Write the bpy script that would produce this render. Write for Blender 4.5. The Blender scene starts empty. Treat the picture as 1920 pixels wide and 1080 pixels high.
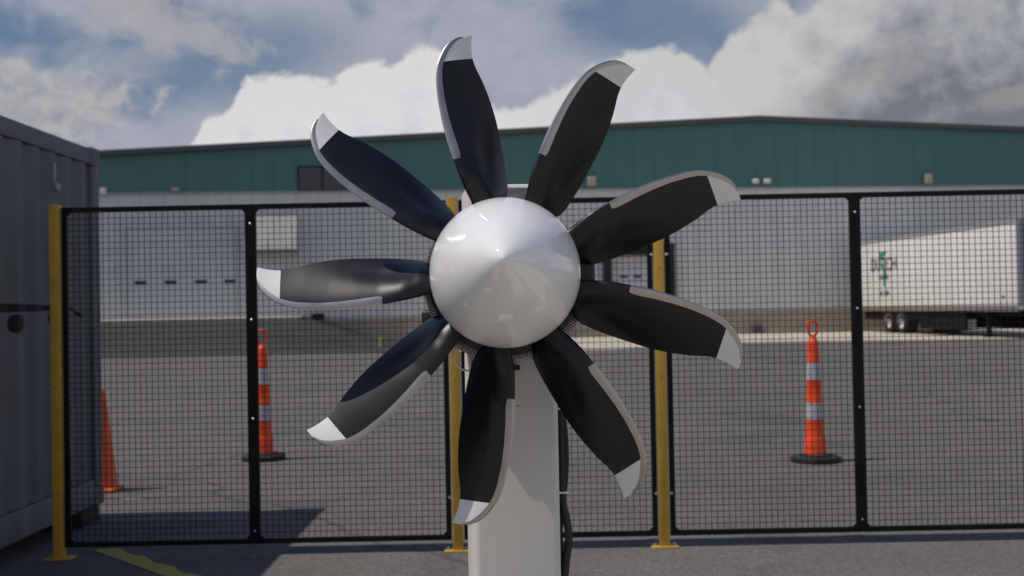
import bpy, bmesh, math, random
from mathutils import Vector, Matrix
random.seed(7)
S = bpy.context.scene
COL = S.collection

# ------------------------------------------------------------------ camera
F, PITCH, ROLL, EYE = 2200.0, math.radians(0.94), math.radians(1.12), 1.35
cam_d = bpy.data.cameras.new("camera"); cam = bpy.data.objects.new("camera", cam_d); COL.objects.link(cam)
fw = Vector((0, math.cos(PITCH), math.sin(PITCH))); r0 = Vector((1, 0, 0)); u0 = r0.cross(fw)
rv = math.cos(ROLL) * r0 - math.sin(ROLL) * u0; uv = math.sin(ROLL) * r0 + math.cos(ROLL) * u0
M = Matrix((rv, uv, -fw)).transposed().to_4x4(); M.translation = Vector((0, 0, EYE))
cam.matrix_world = M
cam_d.sensor_width = 36; cam_d.lens = F / 1920 * 36; cam_d.clip_start = 0.05; cam_d.clip_end = 5000
cam_d.dof.use_dof = True; cam_d.dof.focus_distance = 2.68; cam_d.dof.aperture_fstop = 5.0; cam_d.dof.aperture_blades = 8
S.camera = cam
S.view_settings.view_transform = 'Standard'; S.view_settings.look = 'None'
S.view_settings.gamma = 1; S.view_settings.exposure = -0.12

# ------------------------------------------------------------------ sun
SUN_EL, SUN_AZ = math.radians(59.3), math.radians(10.0)      # from the left, a little from the camera's side
to_sun = Vector((-math.cos(SUN_EL) * math.cos(SUN_AZ), -math.cos(SUN_EL) * math.sin(SUN_AZ), math.sin(SUN_EL)))
sd = bpy.data.lights.new("sun", 'SUN'); sd.energy = 3.3; sd.angle = math.radians(0.5); sd.color = (1.0, 0.935, 0.85)
sun = bpy.data.objects.new("sun", sd); COL.objects.link(sun)
sun.rotation_euler = to_sun.to_track_quat('Z', 'Y').to_euler(); sun.location = to_sun * 60

# ------------------------------------------------------------------ world: Nishita sky plus cloud layers by direction
W = bpy.data.worlds.new("World"); S.world = W; W.use_nodes = True
nt = W.node_tree; nt.nodes.clear(); N = nt.nodes; L = nt.links
def node(t, **kw):
    n = N.new(t)
    for k, v in kw.items(): setattr(n, k, v)
    return n
def setin(n, i, v):
    if hasattr(v, 'links') or isinstance(v, bpy.types.NodeSocket): L.new(v, n.inputs[i])
    else: n.inputs[i].default_value = v
def mth(op, a, b=0.0, c=None, clamp=False):
    n = node('ShaderNodeMath', operation=op, use_clamp=clamp); setin(n, 0, a); setin(n, 1, b)
    if c is not None: setin(n, 2, c)
    return n.outputs[0]
def sstep(x, a, b):
    n = node('ShaderNodeMapRange', interpolation_type='SMOOTHSTEP'); setin(n, 'Value', x)
    n.inputs['From Min'].default_value = a; n.inputs['From Max'].default_value = b
    return n.outputs[0]
def mixc(f, a, b):
    n = node('ShaderNodeMix', data_type='RGBA'); setin(n, 0, f)
    for i, v in ((6, a), (7, b)):
        if isinstance(v, tuple): n.inputs[i].default_value = (*v, 1)
        else: L.new(v, n.inputs[i])
    return n.outputs[2]
sky = node('ShaderNodeTexSky', sky_type='NISHITA', sun_disc=False)
sky.sun_elevation = SUN_EL; sky.sun_rotation = math.atan2(to_sun.x, to_sun.y)
sky.air_density = 1.0; sky.dust_density = 0.6; sky.ozone_density = 1.5
tc = node('ShaderNodeTexCoord'); sx = node('ShaderNodeSeparateXYZ'); L.new(tc.outputs['Generated'], sx.inputs[0])
DEG = 57.2958
az = mth('MULTIPLY', mth('ARCTAN2', sx.outputs[0], sx.outputs[1]), DEG)
el = mth('MULTIPLY', mth('ARCSINE', sx.outputs[2]), DEG)
def px_az(x): return (x - 960) / 38.4
def px_el(y, x=960): return (576 - (x - 960) * 0.0195 - y) / 38.4
def noise(sxx, syy, off, detail=6, rough=0.55, dist=0.0, scale=1.0):
    cv = node('ShaderNodeCombineXYZ'); L.new(mth('MULTIPLY', az, sxx), cv.inputs[0]); L.new(mth('MULTIPLY', el, syy), cv.inputs[1]); cv.inputs[2].default_value = off
    n = node('ShaderNodeTexNoise'); L.new(cv.outputs[0], n.inputs['Vector']); n.inputs['Scale'].default_value = scale
    n.inputs['Detail'].default_value = detail; n.inputs['Roughness'].default_value = rough; n.inputs['Distortion'].default_value = dist
    return n.outputs[0]
def crest(pts):      # height of a cloud's top (degrees) as a function of azimuth
    fc = node('ShaderNodeFloatCurve'); L.new(mth('DIVIDE', mth('ADD', az, 30.0), 60.0), fc.inputs['Value'])
    c = fc.mapping.curves[0]; fc.mapping.use_clip = False
    pp = [((px_az(x) + 30) / 60, (px_el(y, x) + 5) / 25) for x, y in pts]
    c.points[0].location = pp[0]; c.points[1].location = pp[-1]
    for p in pp[1:-1]: c.points.new(*p)
    for p in c.points: p.handle_type = 'AUTO'
    fc.mapping.update()
    return mth('SUBTRACT', mth('MULTIPLY', fc.outputs[0], 25.0), 5.0)
def gauss(x, y, rx, ry, rot=0):
    a = mth('SUBTRACT', az, px_az(x)); b = mth('SUBTRACT', el, px_el(y, x)); c, s = math.cos(rot), math.sin(rot)
    p = mth('ADD', mth('MULTIPLY', a, c), mth('MULTIPLY', b, s)); q = mth('SUBTRACT', mth('MULTIPLY', b, c), mth('MULTIPLY', a, s))
    p = mth('DIVIDE', p, rx / 38.4); q = mth('DIVIDE', q, ry / 38.4)
    return mth('SQRT', mth('ADD', mth('MULTIPLY', p, p), mth('MULTIPLY', q, q)))   # distance in radii
n_big = noise(.10, .17, 3.1, 5, .55)
n_mid = noise(.26, .42, 7.7, 6, .50, .3)
n_fine = noise(.8, .95, 1.3, 7, .56, .4)
n_puff = noise(.55, .62, 12.3, 9, .58, .2)
BLUE = mixc(0.75, sky.outputs[0], (0.95, 1.65, 2.75))
# thin veil
gl = mth('MULTIPLY', mth('ADD', gauss(820, 120, 560, 300), -0.2), 0.8)
veil = sstep(mth('SUBTRACT', mth('ADD', n_mid, mth('MULTIPLY', n_big, 0.6)), mth('MULTIPLY', sstep(gl, 0.0, 1.3), 0.18)), 0.42, 0.80)
hole = mth('SUBTRACT', 1.0, mth('MULTIPLY', sstep(gauss(1225, 50, 210, 90, -.1), 1.25, .3), .8))
hole2 = mth('SUBTRACT', 1.0, mth('MULTIPLY', sstep(gauss(450, 135, 240, 80, .25), 1.3, .3), .75))
veil = mth('MULTIPLY', mth('MULTIPLY', veil, hole), hole2)
veil = mth('ADD', veil, mth('MULTIPLY', sstep(el, 8.0, 1.0), 0.35), clamp=True)
col = mixc(mth('MULTIPLY', veil, 0.92), BLUE, mixc(n_puff, (3.3, 3.55, 4.5), (5.0, 5.0, 5.6)))
def layer(col, dens, shade_col): return mixc(dens, col, shade_col)
# wisps
w1 = sstep(mth('ADD', gauss(350, 75, 150, 55, -.1), mth('MULTIPLY', mth('SUBTRACT', n_puff, .5), -3.2)), 1.25, .45)
col = layer(col, mth('MULTIPLY', w1, .8), mixc(n_fine, (3.3, 3.35, 3.8), (5.0, 4.9, 4.9)))
w2 = sstep(mth('ADD', gauss(110, 225, 175, 60, .05), mth('MULTIPLY', mth('SUBTRACT', n_fine, .5), -3.0)), 1.3, .5)
col = layer(col, mth('MULTIPLY', w2, .9), mixc(sstep(n_fine, .3, .7), (3.1, 3.2, 3.7), (5.0, 4.95, 4.9)))
# cumulus bank on the left and centre
cA = crest([(-100, 420), (330, 330), (390, 262), (400, 232), (430, 224), (455, 195), (482, 158), (520, 156), (560, 148), (600, 152), (630, 160), (655, 132), (700, 124), (735, 128), (765, 105), (800, 92), (845, 105), (900, 160), (960, 210), (1000, 196), (1050, 172), (1090, 150), (1140, 120), (1200, 106), (1260, 100), (1300, 112), (1340, 160), (1400, 230), (1480, 300), (2100, 500)])
dA = mth('SUBTRACT', cA, el)
dAn = mth('ADD', dA, mth('MULTIPLY', mth('SUBTRACT', n_fine, .5), 1.5))
maskA = sstep(dAn, -.18, .30)
loA = sstep(mth('ADD', mth('MULTIPLY', dA, .10), mth('MULTIPLY', mth('SUBTRACT', n_puff, .5), 1.5)), .12, .62)
right = sstep(az, px_az(850), px_az(1250))
topA = mixc(sstep(dA, .0, 2.5), mixc(right, (7.5, 7.4, 7.3), (6.3, 6.3, 6.2)), mixc(right, (7.6, 7.6, 7.8), (6.0, 6.1, 6.3)))
colA = mixc(loA, topA, (6.7, 6.7, 7.3))
# tall cumulus rising to the right, its body in its own shade
cC = crest([(-100, 700), (1180, 420), (1270, 240), (1310, 170), (1335, 135), (1365, 92), (1400, 66), (1440, 34), (1470, 28), (1500, 48), (1530, 30), (1570, 4), (1620, -40), (1700, -70), (1900, -60), (2100, -40)])
dC = mth('SUBTRACT', cC, el)
dCn = mth('ADD', dC, mth('MULTIPLY', mth('SUBTRACT', n_fine, .5), 1.6))
maskC = sstep(dCn, -.25, .45)
core = mth('SUBTRACT', mth('ADD', mth('MULTIPLY', dC, .11), mth('MULTIPLY', mth('SUBTRACT', n_puff, .5), 1.35)), mth('MULTIPLY', sstep(gauss(1330, 190, 190, 120), 1.3, .2), .55))
core = mth('ADD', core, mth('MULTIPLY', sstep(az, px_az(1480), px_az(1900)), .20))
cr = node('ShaderNodeValToRGB'); L.new(core, cr.inputs[0]); e = cr.color_ramp.elements
e[0].position = .02; e[0].color = (6.1, 6.0, 5.9, 1); e[1].position = .95; e[1].color = (1.8, 2.0, 2.35, 1)
for p, c_ in ((.28, (5.2, 5.15, 5.2, 1)), (.54, (3.9, 4.0, 4.3, 1)), (.78, (2.6, 2.8, 3.2, 1))): k = cr.color_ramp.elements.new(p); k.color = c_
g3 = sstep(mth('ADD', gauss(1640, 165, 150, 36, .35), mth('MULTIPLY', mth('SUBTRACT', n_fine, .5), -3)), 1.3, .4)
colC = mixc(mth('MULTIPLY', g3, .55), cr.outputs[0], (3.6, 3.4, 3.4))
g4 = sstep(mth('ADD', gauss(1850, 215, 150, 22, .15), mth('MULTIPLY', mth('SUBTRACT', n_fine, .5), -2.5)), 1.2, .3)
colC = mixc(mth('MULTIPLY', g4, .55), colC, (3.6, 3.4, 3.3))
col = layer(col, maskC, colC)
col = layer(col, maskA, colA)
# unseen broken cloud added overhead, to the sides and behind to raise ambient light
cvo = node('ShaderNodeTexNoise'); L.new(tc.outputs['Generated'], cvo.inputs['Vector']); cvo.inputs['Scale'].default_value = 2.3; cvo.inputs['Detail'].default_value = 9; cvo.inputs['Roughness'].default_value = .56
region = mth('MAXIMUM', sstep(el, 17.0, 30.0), sstep(mth('ABSOLUTE', az), 30.0, 50.0))
cover = mth('MULTIPLY', region, sstep(mth('SUBTRACT', cvo.outputs[0], mth('MULTIPLY', sstep(el, 18.0, 40.0), .15)), .38, .54))
over = mixc(sstep(cvo.outputs[0], .52, .72), (6.0, 5.9, 5.9), (3.2, 3.25, 3.5))
col = mixc(region, col, mixc(cover, mixc(0.65, sky.outputs[0], (0.42, 1.15, 3.6)), over))
bg = node('ShaderNodeBackground'); L.new(col, bg.inputs[0]); bg.inputs[1].default_value = 0.1
out = node('ShaderNodeOutputWorld'); L.new(bg.outputs[0], out.inputs[0])

# ------------------------------------------------------------------ materials
MATS = {}
def mat(name, color, rough=.5, metal=0, spec=.5, coat=0, noise_amt=0, noise_scale=5, bump=0, bump_scale=50, col2=None, thr=None, emit=None, coat_rough=.03, detail=4):
    if name in MATS: return MATS[name]
    m = bpy.data.materials.new(name); m.use_nodes = True; n = m.node_tree.nodes; l = m.node_tree.links
    b = n['Principled BSDF']; b.inputs['Base Color'].default_value = (*color, 1); b.inputs['Roughness'].default_value = rough
    b.inputs['Metallic'].default_value = metal; b.inputs['Specular IOR Level'].default_value = spec
    b.inputs['Coat Weight'].default_value = coat; b.inputs['Coat Roughness'].default_value = coat_rough
    t = n.new('ShaderNodeTexCoord')
    if noise_amt or col2:
        k = n.new('ShaderNodeTexNoise'); k.inputs['Scale'].default_value = noise_scale; k.inputs['Detail'].default_value = detail; l.new(t.outputs['Object'], k.inputs['Vector'])
        r = n.new('ShaderNodeValToRGB'); l.new(k.outputs[0], r.inputs[0]); a, z = r.color_ramp.elements
        if col2: a.color = (*color, 1); z.color = (*col2, 1); a.position, z.position = thr or (.35, .65)
        else:
            a.color = (*[c * (1 - noise_amt) for c in color], 1); z.color = (*[min(1, c * (1 + noise_amt)) for c in color], 1); a.position, z.position = .3, .7
        l.new(r.outputs[0], b.inputs['Base Color'])
        rr = n.new('ShaderNodeMapRange'); l.new(k.outputs[0], rr.inputs[0]); rr.inputs[3].default_value = max(0, rough - .06); rr.inputs[4].default_value = min(1, rough + .08); l.new(rr.outputs[0], b.inputs['Roughness'])
    if bump:
        k2 = n.new('ShaderNodeTexNoise'); k2.inputs['Scale'].default_value = bump_scale; k2.inputs['Detail'].default_value = 6; l.new(t.outputs['Object'], k2.inputs['Vector'])
        bp = n.new('ShaderNodeBump'); bp.inputs['Strength'].default_value = bump; bp.inputs['Distance'].default_value = .01; l.new(k2.outputs[0], bp.inputs['Height']); l.new(bp.outputs[0], b.inputs['Normal'])
    MATS[name] = m; return m

def asphalt(name, base, tint=(1, .965, .95)):
    m = bpy.data.materials.new(name); m.use_nodes = True; n = m.node_tree.nodes; l = m.node_tree.links; b = n['Principled BSDF']
    t = n.new('ShaderNodeTexCoord')
    def nz(s, d=4, r=.5):
        k = n.new('ShaderNodeTexNoise'); k.inputs['Scale'].default_value = s; k.inputs['Detail'].default_value = d; k.inputs['Roughness'].default_value = r; l.new(t.outputs['Object'], k.inputs['Vector']); return k.outputs[0]
    def ramp(x, p0, v0, p1, v1):
        r = n.new('ShaderNodeMapRange'); l.new(x, r.inputs[0])
        for i, v in enumerate((p0, p1, v0, v1)): r.inputs[i + 1].default_value = v
        return r.outputs[0]
    def mul(a, c):
        k = n.new('ShaderNodeMath'); k.operation = 'MULTIPLY'; l.new(a, k.inputs[0])
        if isinstance(c, float): k.inputs[1].default_value = c
        else: l.new(c, k.inputs[1])
        return k.outputs[0]
    big = ramp(nz(.22, 5, .6), .3, .87, .7, 1.10); mid = ramp(nz(1.9, 7, .7), .3, .88, .7, 1.12)
    vo = n.new('ShaderNodeTexVoronoi'); vo.inputs['Scale'].default_value = 115; l.new(t.outputs['Object'], vo.inputs['Vector'])
    sp = n.new('ShaderNodeSeparateColor'); l.new(vo.outputs['Color'], sp.inputs[0])
    agg = ramp(sp.outputs[0], 0, .68, 1, 1.34)
    ag2 = ramp(nz(28, 5, .7), .3, .8, .7, 1.22)
    # thin sealed cracks
    vc = n.new('ShaderNodeTexVoronoi'); vc.feature = 'DISTANCE_TO_EDGE'; vc.inputs['Scale'].default_value = .13
    mp = n.new('ShaderNodeMixRGB'); mp.inputs[0].default_value = .06; kk = n.new('ShaderNodeTexNoise'); kk.inputs['Scale'].default_value = .9; kk.inputs['Detail'].default_value = 5
    l.new(t.outputs['Object'], kk.inputs['Vector']); ad = n.new('ShaderNodeVectorMath'); ad.operation = 'ADD'; l.new(t.outputs['Object'], ad.inputs[0]); l.new(kk.outputs['Color'], ad.inputs[1]); l.new(ad.outputs[0], vc.inputs['Vector'])
    crk = mul(ramp(vc.outputs['Distance'], .0, .60, .005, 1.0), ramp(nz(.55, 6, .6), .34, .78, .44, 1.0))
    v = mul(mul(mul(mul(mul(big, mid), agg), ag2), crk), float(base))
    cc = n.new('ShaderNodeCombineColor')
    for i in range(3): l.new(mul(v, float(tint[i])), cc.inputs[i])
    l.new(cc.outputs[0], b.inputs['Base Color']); b.inputs['Roughness'].default_value = .92; b.inputs['Specular IOR Level'].default_value = .25
    bp = n.new('ShaderNodeBump'); bp.inputs['Strength'].default_value = .45; bp.inputs['Distance'].default_value = .004; l.new(agg, bp.inputs['Height']); l.new(bp.outputs[0], b.inputs['Normal'])
    return m

def ribbed(name, color, pitch, depth=.35, rough=.5, metal=0, axis=0, dirt=.08, joint=None):
    m = bpy.data.materials.new(name); m.use_nodes = True; n = m.node_tree.nodes; l = m.node_tree.links; b = n['Principled BSDF']
    t = n.new('ShaderNodeTexCoord'); s = n.new('ShaderNodeSeparateXYZ'); l.new(t.outputs['Object'], s.inputs[0])
    mo = n.new('ShaderNodeMath'); mo.operation = 'PINGPONG'; l.new(s.outputs[axis], mo.inputs[0]); mo.inputs[1].default_value = pitch / 2
    mr = n.new('ShaderNodeMapRange'); mr.interpolation_type = 'SMOOTHSTEP'; l.new(mo.outputs[0], mr.inputs[0]); mr.inputs[1].default_value = 0; mr.inputs[2].default_value = pitch * .12
    bp = n.new('ShaderNodeBump'); bp.inputs['Strength'].default_value = depth; bp.inputs['Distance'].default_value = .03; l.new(mr.outputs[0], bp.inputs['Height']); l.new(bp.outputs[0], b.inputs['Normal'])
    k = n.new('ShaderNodeTexNoise'); k.inputs['Scale'].default_value = .5; k.inputs['Detail'].default_value = 6
    mpn = n.new('ShaderNodeMapping'); mpn.inputs['Scale'].default_value = (3, 3, .5) if axis != 2 else (.6, .6, 2); l.new(t.outputs['Object'], mpn.inputs[0]); l.new(mpn.outputs[0], k.inputs['Vector'])
    r = n.new('ShaderNodeValToRGB'); l.new(k.outputs[0], r.inputs[0]); a, z = r.color_ramp.elements; a.position, z.position = .3, .7
    a.color = (*[c * (1 - dirt) for c in color], 1); z.color = (*[c * (1 + dirt) for c in color], 1)
    mx = n.new('ShaderNodeMixRGB'); mx.blend_type = 'MULTIPLY'; mx.inputs[0].default_value = 1; l.new(r.outputs[0], mx.inputs[1])
    j = n.new('ShaderNodeMapRange'); l.new(mo.outputs[0], j.inputs[0]); j.inputs[1].default_value = 0; j.inputs[2].default_value = pitch * .06; j.inputs[3].default_value = .82; l.new(j.outputs[0], mx.inputs[2])
    l.new(mx.outputs[0], b.inputs['Base Color']); b.inputs['Roughness'].default_value = rough; b.inputs['Metallic'].default_value = metal
    return m

white_paint = mat('glossy_white_paint', (.84, .84, .82), .6, spec=.2, coat=1.0, coat_rough=.018)
blade_black = mat('satin_black_composite', (.004, .004, .005), .37, spec=.46, noise_amt=.15, noise_scale=9)
white_paint.node_tree.nodes['Principled BSDF'].inputs['Coat IOR'].default_value = 1.75
tip_white = mat('white_tip_paint', (.72, .72, .71), .35)
nickel = mat('nickel_guard', (.42, .40, .375), .34, metal=1.0, noise_amt=.05, noise_scale=25)
col_white = mat('textured_white_paint', (.64, .62, .58), .5, bump=.06, bump_scale=60, noise_amt=.03, noise_scale=3)
black_paint = mat('black_powder_coat', (.006, .006, .006), .5, spec=.2, bump=.1, bump_scale=300)
wire_black = mat('black_wire', (.006, .006, .006), .5, spec=.2)
yellow = mat('yellow_powder_coat', (.56, .335, .04), .45, noise_amt=.08, noise_scale=14, bump=.1, bump_scale=60)
zinc = mat('zinc_bolt', (.6, .6, .6), .35, metal=1)
rubber = mat('black_rubber', (.02, .02, .021), .75, noise_amt=.2, noise_scale=20)
orange = mat('orange_plastic', (.86, .07, .010), .45, noise_amt=.22, noise_scale=9)
orange_b = mat('faded_orange_plastic', (.80, .11, .02), .5, noise_amt=.12, noise_scale=12)
reflective = mat('white_reflective_sleeve', (.42, .42, .45), .35, noise_amt=.12, noise_scale=30)
motor_black = mat('motor_casting', (.02, .02, .02), .5, noise_amt=.2, noise_scale=30)
fin_metal = mat('fin_metal', (.36, .33, .31), .35, metal=.8)
cable_black = mat('cable_sheath', (.012, .012, .012), .55)
cable_white = mat('white_cable', (.85, .85, .85), .4)
grey_metal = mat('grey_bracket', (.3, .3, .3), .5, metal=.4)
line_yellow = mat('yellow_line_paint', (.35, .31, .05), .85, col2=(.46, .42, .09), noise_scale=30, thr=(.3, .55), bump=.4, bump_scale=160)
concrete = mat('concrete', (.38, .33, .26), .9, col2=(.60, .54, .44), noise_scale=.7, thr=(.25, .75), bump=.2, bump_scale=40, detail=8)
block_tan = None
green_wall = ribbed('green_metal_siding', (.066, .19, .18), .9, .12, .45, dirt=.05)
grey_wall = ribbed('grey_metal_siding', (.64, .655, .65), .9, .2, .5, dirt=.05)
door_wall = ribbed('sectional_door', (.62, .645, .655), .62, .2, .5, axis=2, dirt=.03)
dock_white = ribbed('dock_door_panel', (.55, .55, .57), .6, .4, .5, axis=2, dirt=.05)
trim_grey = mat('roof_trim', (.10, .095, .09), .5)
roof_m = mat('roof_sheet', (.35, .36, .36), .5)
glass_dark = mat('dark_window_glass', (.025, .03, .045), .12, spec=.6)
dark_hole = mat('black_dock_seal', (.013, .014, .018), .8)
fixture = mat('fixture_white', (.75, .74, .70), .4)
fixture_b = mat('fixture_beige', (.42, .36, .30), .5)
trailer_white = ribbed('trailer_side_panel', (.74, .73, .71), 1.22, .12, .45, axis=1, dirt=.03)
trailer_rail = mat('trailer_rail', (.24, .21, .19), .5, metal=.3)
chassis = mat('trailer_chassis', (.008, .008, .008), .7, spec=.2)
rim_m = mat('polished_wheel', (.8, .8, .8), .25, metal=1)
logo_green = mat('logo_green', (.02, .30, .17), .5)
logo_black = mat('logo_black', (.03, .03, .03), .5)
red_lens = mat('red_marker_lens', (.5, .04, .02), .3)

# ------------------------------------------------------------------ mesh helpers
class MB:
    def __init__(s): s.v = []; s.f = []
    def box(s, x0, x1, y0, y1, z0, z1, m=None):
        b = len(s.v); p = [(x, y, z) for z in (z0, z1) for y in (y0, y1) for x in (x0, x1)]
        if m is not None: p = [tuple(m @ Vector(q)) for q in p]
        s.v += p; s.f += [tuple(b + i for i in q) for q in ((0, 2, 3, 1), (4, 5, 7, 6), (0, 1, 5, 4), (2, 6, 7, 3), (0, 4, 6, 2), (1, 3, 7, 5))]; return s
    def prism(s, poly, axis, a, c):           # poly extruded along an axis; axis 'x','y','z'
        b = len(s.v); n = len(poly)
        for h in (a, c):
            for p, q in poly: s.v.append({'x': (h, p, q), 'y': (p, h, q), 'z': (p, q, h)}[axis])
        s.f.append(tuple(range(b, b + n))); s.f.append(tuple(range(b + 2 * n - 1, b + n - 1, -1)))
        for i in range(n): j = (i + 1) % n; s.f.append((b + i, b + n + i, b + n + j, b + j))
        return s
    def lathe(s, prof, n=32, m=None, capa=True, capb=True):     # prof: (r, z)
        b = len(s.v); k = len(prof)
        for r, z in prof:
            for i in range(n):
                a = 2 * math.pi * i / n; p = Vector((r * math.cos(a), r * math.sin(a), z)); s.v.append(tuple(m @ p if m is not None else p))
        for j in range(k - 1):
            for i in range(n): i2 = (i + 1) % n; s.f.append((b + j * n + i, b + j * n + i2, b + (j + 1) * n + i2, b + (j + 1) * n + i))
        if capa: s.f.append(tuple(b + i for i in range(n - 1, -1, -1)))
        if capb: s.f.append(tuple(b + (k - 1) * n + i for i in range(n)))
        return s
    def tube(s, pts, r, n=10):
        pts = [Vector(p) for p in pts]; b = len(s.v); k = len(pts); up = None
        for i, p in enumerate(pts):
            d = (pts[min(i + 1, k - 1)] - pts[max(i - 1, 0)]).normalized()
            if up is None: up = d.orthogonal().normalized()
            up = (up - d * up.dot(d)).normalized(); sd_ = d.cross(up)
            for j in range(n): a = 2 * math.pi * j / n; s.v.append(tuple(p + r * (up * math.cos(a) + sd_ * math.sin(a))))
        for i in range(k - 1):
            for j in range(n): j2 = (j + 1) % n; s.f.append((b + i * n + j, b + i * n + j2, b + (i + 1) * n + j2, b + (i + 1) * n + j))
        s.f.append(tuple(b + j for j in range(n - 1, -1, -1))); s.f.append(tuple(b + (k - 1) * n + j for j in range(n)))
        return s
    def build(s, name, m, parent=None, smooth=False, bevel=0, angle=40):
        me = bpy.data.meshes.new(name); me.from_pydata(s.v, [], s.f); me.materials.append(m)
        bm = bmesh.new(); bm.from_mesh(me)
        if bevel: bmesh.ops.bevel(bm, geom=[e for e in bm.edges if e.calc_face_angle(0) > .5], offset=bevel, segments=3, profile=.5, affect='EDGES', clamp_overlap=True)
        bmesh.ops.recalc_face_normals(bm, faces=bm.faces)
        if smooth or bevel:
            for f in bm.faces: f.smooth = True
            for e in bm.edges:
                if e.calc_face_angle(0) > math.radians(angle): e.smooth = False
        bm.to_mesh(me); bm.free()
        o = bpy.data.objects.new(name, me); COL.objects.link(o)
        if parent is not None: o.parent = parent
        return o
def tag(o, label=None, cat=None, group=None, kind=None):
    for k, v in (('label', label), ('category', cat), ('group', group), ('kind', kind)):
        if v: o[k] = v
    return o
def empty(name, loc, label, cat, group=None, rz=0):
    o = bpy.data.objects.new(name, None); COL.objects.link(o); o.location = loc; o.rotation_euler = (0, 0, rz); o.empty_display_size = .2
    return tag(o, label, cat, group)
def subdiv_path(pts, n=6):
    out = []; P = [Vector(p) for p in pts]
    for i in range(len(P) - 1):
        a, b, c, d = P[max(i - 1, 0)], P[i], P[i + 1], P[min(i + 2, len(P) - 1)]
        for k in range(n):
            t = k / n; out.append(.5 * ((2 * b) + (c - a) * t + (2 * a - 5 * b + 4 * c - d) * t * t + (3 * b - a - 3 * c + d) * t ** 3))
    out.append(P[-1]); return out
def text_mesh(name, txt, size, m, parent, mat4, extrude=.004):
    cu = bpy.data.curves.new(name, 'FONT'); cu.body = txt; cu.size = size; cu.extrude = extrude; cu.align_x = 'CENTER'; cu.align_y = 'CENTER'
    o = bpy.data.objects.new(name, cu); COL.objects.link(o); bpy.context.view_layer.update()
    me = bpy.data.meshes.new_from_object(o.evaluated_get(bpy.context.evaluated_depsgraph_get())); bpy.data.objects.remove(o); me.materials.clear(); me.materials.append(m)
    o = bpy.data.objects.new(name, me); COL.objects.link(o); o.parent = parent; o.matrix_local = mat4; return o

# ------------------------------------------------------------------ ground
g = MB(); g.v = [(-900, -900, 0), (900, -900, 0), (900, 1500, 0), (-900, 1500, 0)]; g.f = [(0, 1, 2, 3)]
tag(g.build('ground', asphalt('weathered_asphalt', .136, (1, .92, .85))), kind='structure')
# unseen pale concrete pads added around and behind the viewer for the spinner to reflect
for i, (xa, xb, ya, yb) in enumerate(((-2.3, -.55, -1.6, 2.2), (-.35, .25, -4, 1.2), (.45, 1.25, -2.5, 2.6), (1.6, 3.2, -4, 3.4), (3.22, 9, -4, 3.9), (-2.3, 3.2, -12, -4.02), (3.22, 9, -12, -4.02), (-2.3, 3.2, -20, -12.02), (3.22, 9, -20, -12.02))):
    tag(MB().box(xa, xb, ya, yb, -.05, .012).build('reflection_pad', mat('reflection_pad_pale', (.42, .385, .31), .85, col2=(.57, .52, .43), noise_scale=.9, thr=(.3, .7), detail=7)), kind='structure')
mb = MB()  # yellow lines added out of view, mirrored in the spinner
for (xa, ya, xb, yb) in ((-1.9, 2.75, -.7, 2.45), (.9, 3.1, 1.7, 3.6)):
    d = Vector((xb - xa, yb - ya, 0)).normalized(); p = Vector((-d.y, d.x, 0)) * .05; k = len(mb.v)
    mb.v += [(xa + p.x, ya + p.y, .005), (xb + p.x, yb + p.y, .005), (xb - p.x, yb - p.y, .005), (xa - p.x, ya - p.y, .005)]; mb.f.append((k, k + 1, k + 2, k + 3))
tag(mb.build('painted_line', mat('reflection_line_yellow', (.65, .5, .05), .7)), kind='structure')
# dark asphalt ramp climbing to the drive-in door
def sm(t): t = max(0, min(1, t)); return t * t * (3 - 2 * t)
WK = .11
g = MB(); NX, NY = 50, 40
for j in range(NY + 1):
    for i in range(NX + 1):
        x = -30 + (-3.9 + 30) * i / NX; y1 = 49.86 + WK * x; y = 37 + (y1 - 37) * j / NY
        z = 1.07 * sm((y - 38.0) / 9.5) * sm((-4.6 - x) / 4.4); g.v.append((x, y, z + .006 if z > .002 else .004))
for j in range(NY):
    for i in range(NX): a = j * (NX + 1) + i; g.f.append((a, a + 1, a + NX + 2, a + NX + 1))
tag(g.build('asphalt_ramp', asphalt('dark_asphalt', .055, (1, .94, .9)), smooth=True), kind='structure')
# concrete apron in front of the docks
g = MB(); ap = [(-3.2, 36.6), (0, 35.8), (3.1, 35.95), (5.5, 37.6), (7.9, 39.7), (11, 39.5), (16, 38.4), (24, 37.6), (34, 37.2), (34, 53.6), (-4.4, 49.35), (-4.1, 42)]
g.prism(ap, 'z', -.05, .012); tag(g.build('concrete_apron', concrete), kind='structure')

# ------------------------------------------------------------------ warehouse
WL = math.atan(WK)
B = empty('warehouse', (0, 49.9, 0), 'long low warehouse with green upper wall, grey lower wall and shallow gable roof', 'building', rz=WL)
def wp(name, mb, m, **k): return mb.build(name, m, B, **k)
XL, XR, PK = -34, 46, 10.92
zl, zr = 9.48 - .05 * (PK - XL), 9.48 - .042 * (XR - PK)
mb = MB().prism([(XL, 6.36), (XR, 6.36), (XR, zr - .2), (PK, 9.28), (XL, zl - .2)], 'y', 0, .3); wp('upper_wall', mb, green_wall)
mb = MB().box(XL, XR, .04, .34, 1.02, 6.357); wp('lower_wall', mb, grey_wall)
tan = bpy.data.materials.new('tan_block'); tan.use_nodes = True; n_ = tan.node_tree.nodes; l_ = tan.node_tree.links
bt = n_.new('ShaderNodeTexBrick'); bt.inputs['Scale'].default_value = 1; bt.inputs['Brick Width'].default_value = .4; bt.inputs['Row Height'].default_value = .2; bt.inputs['Mortar Size'].default_value = .01
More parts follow.
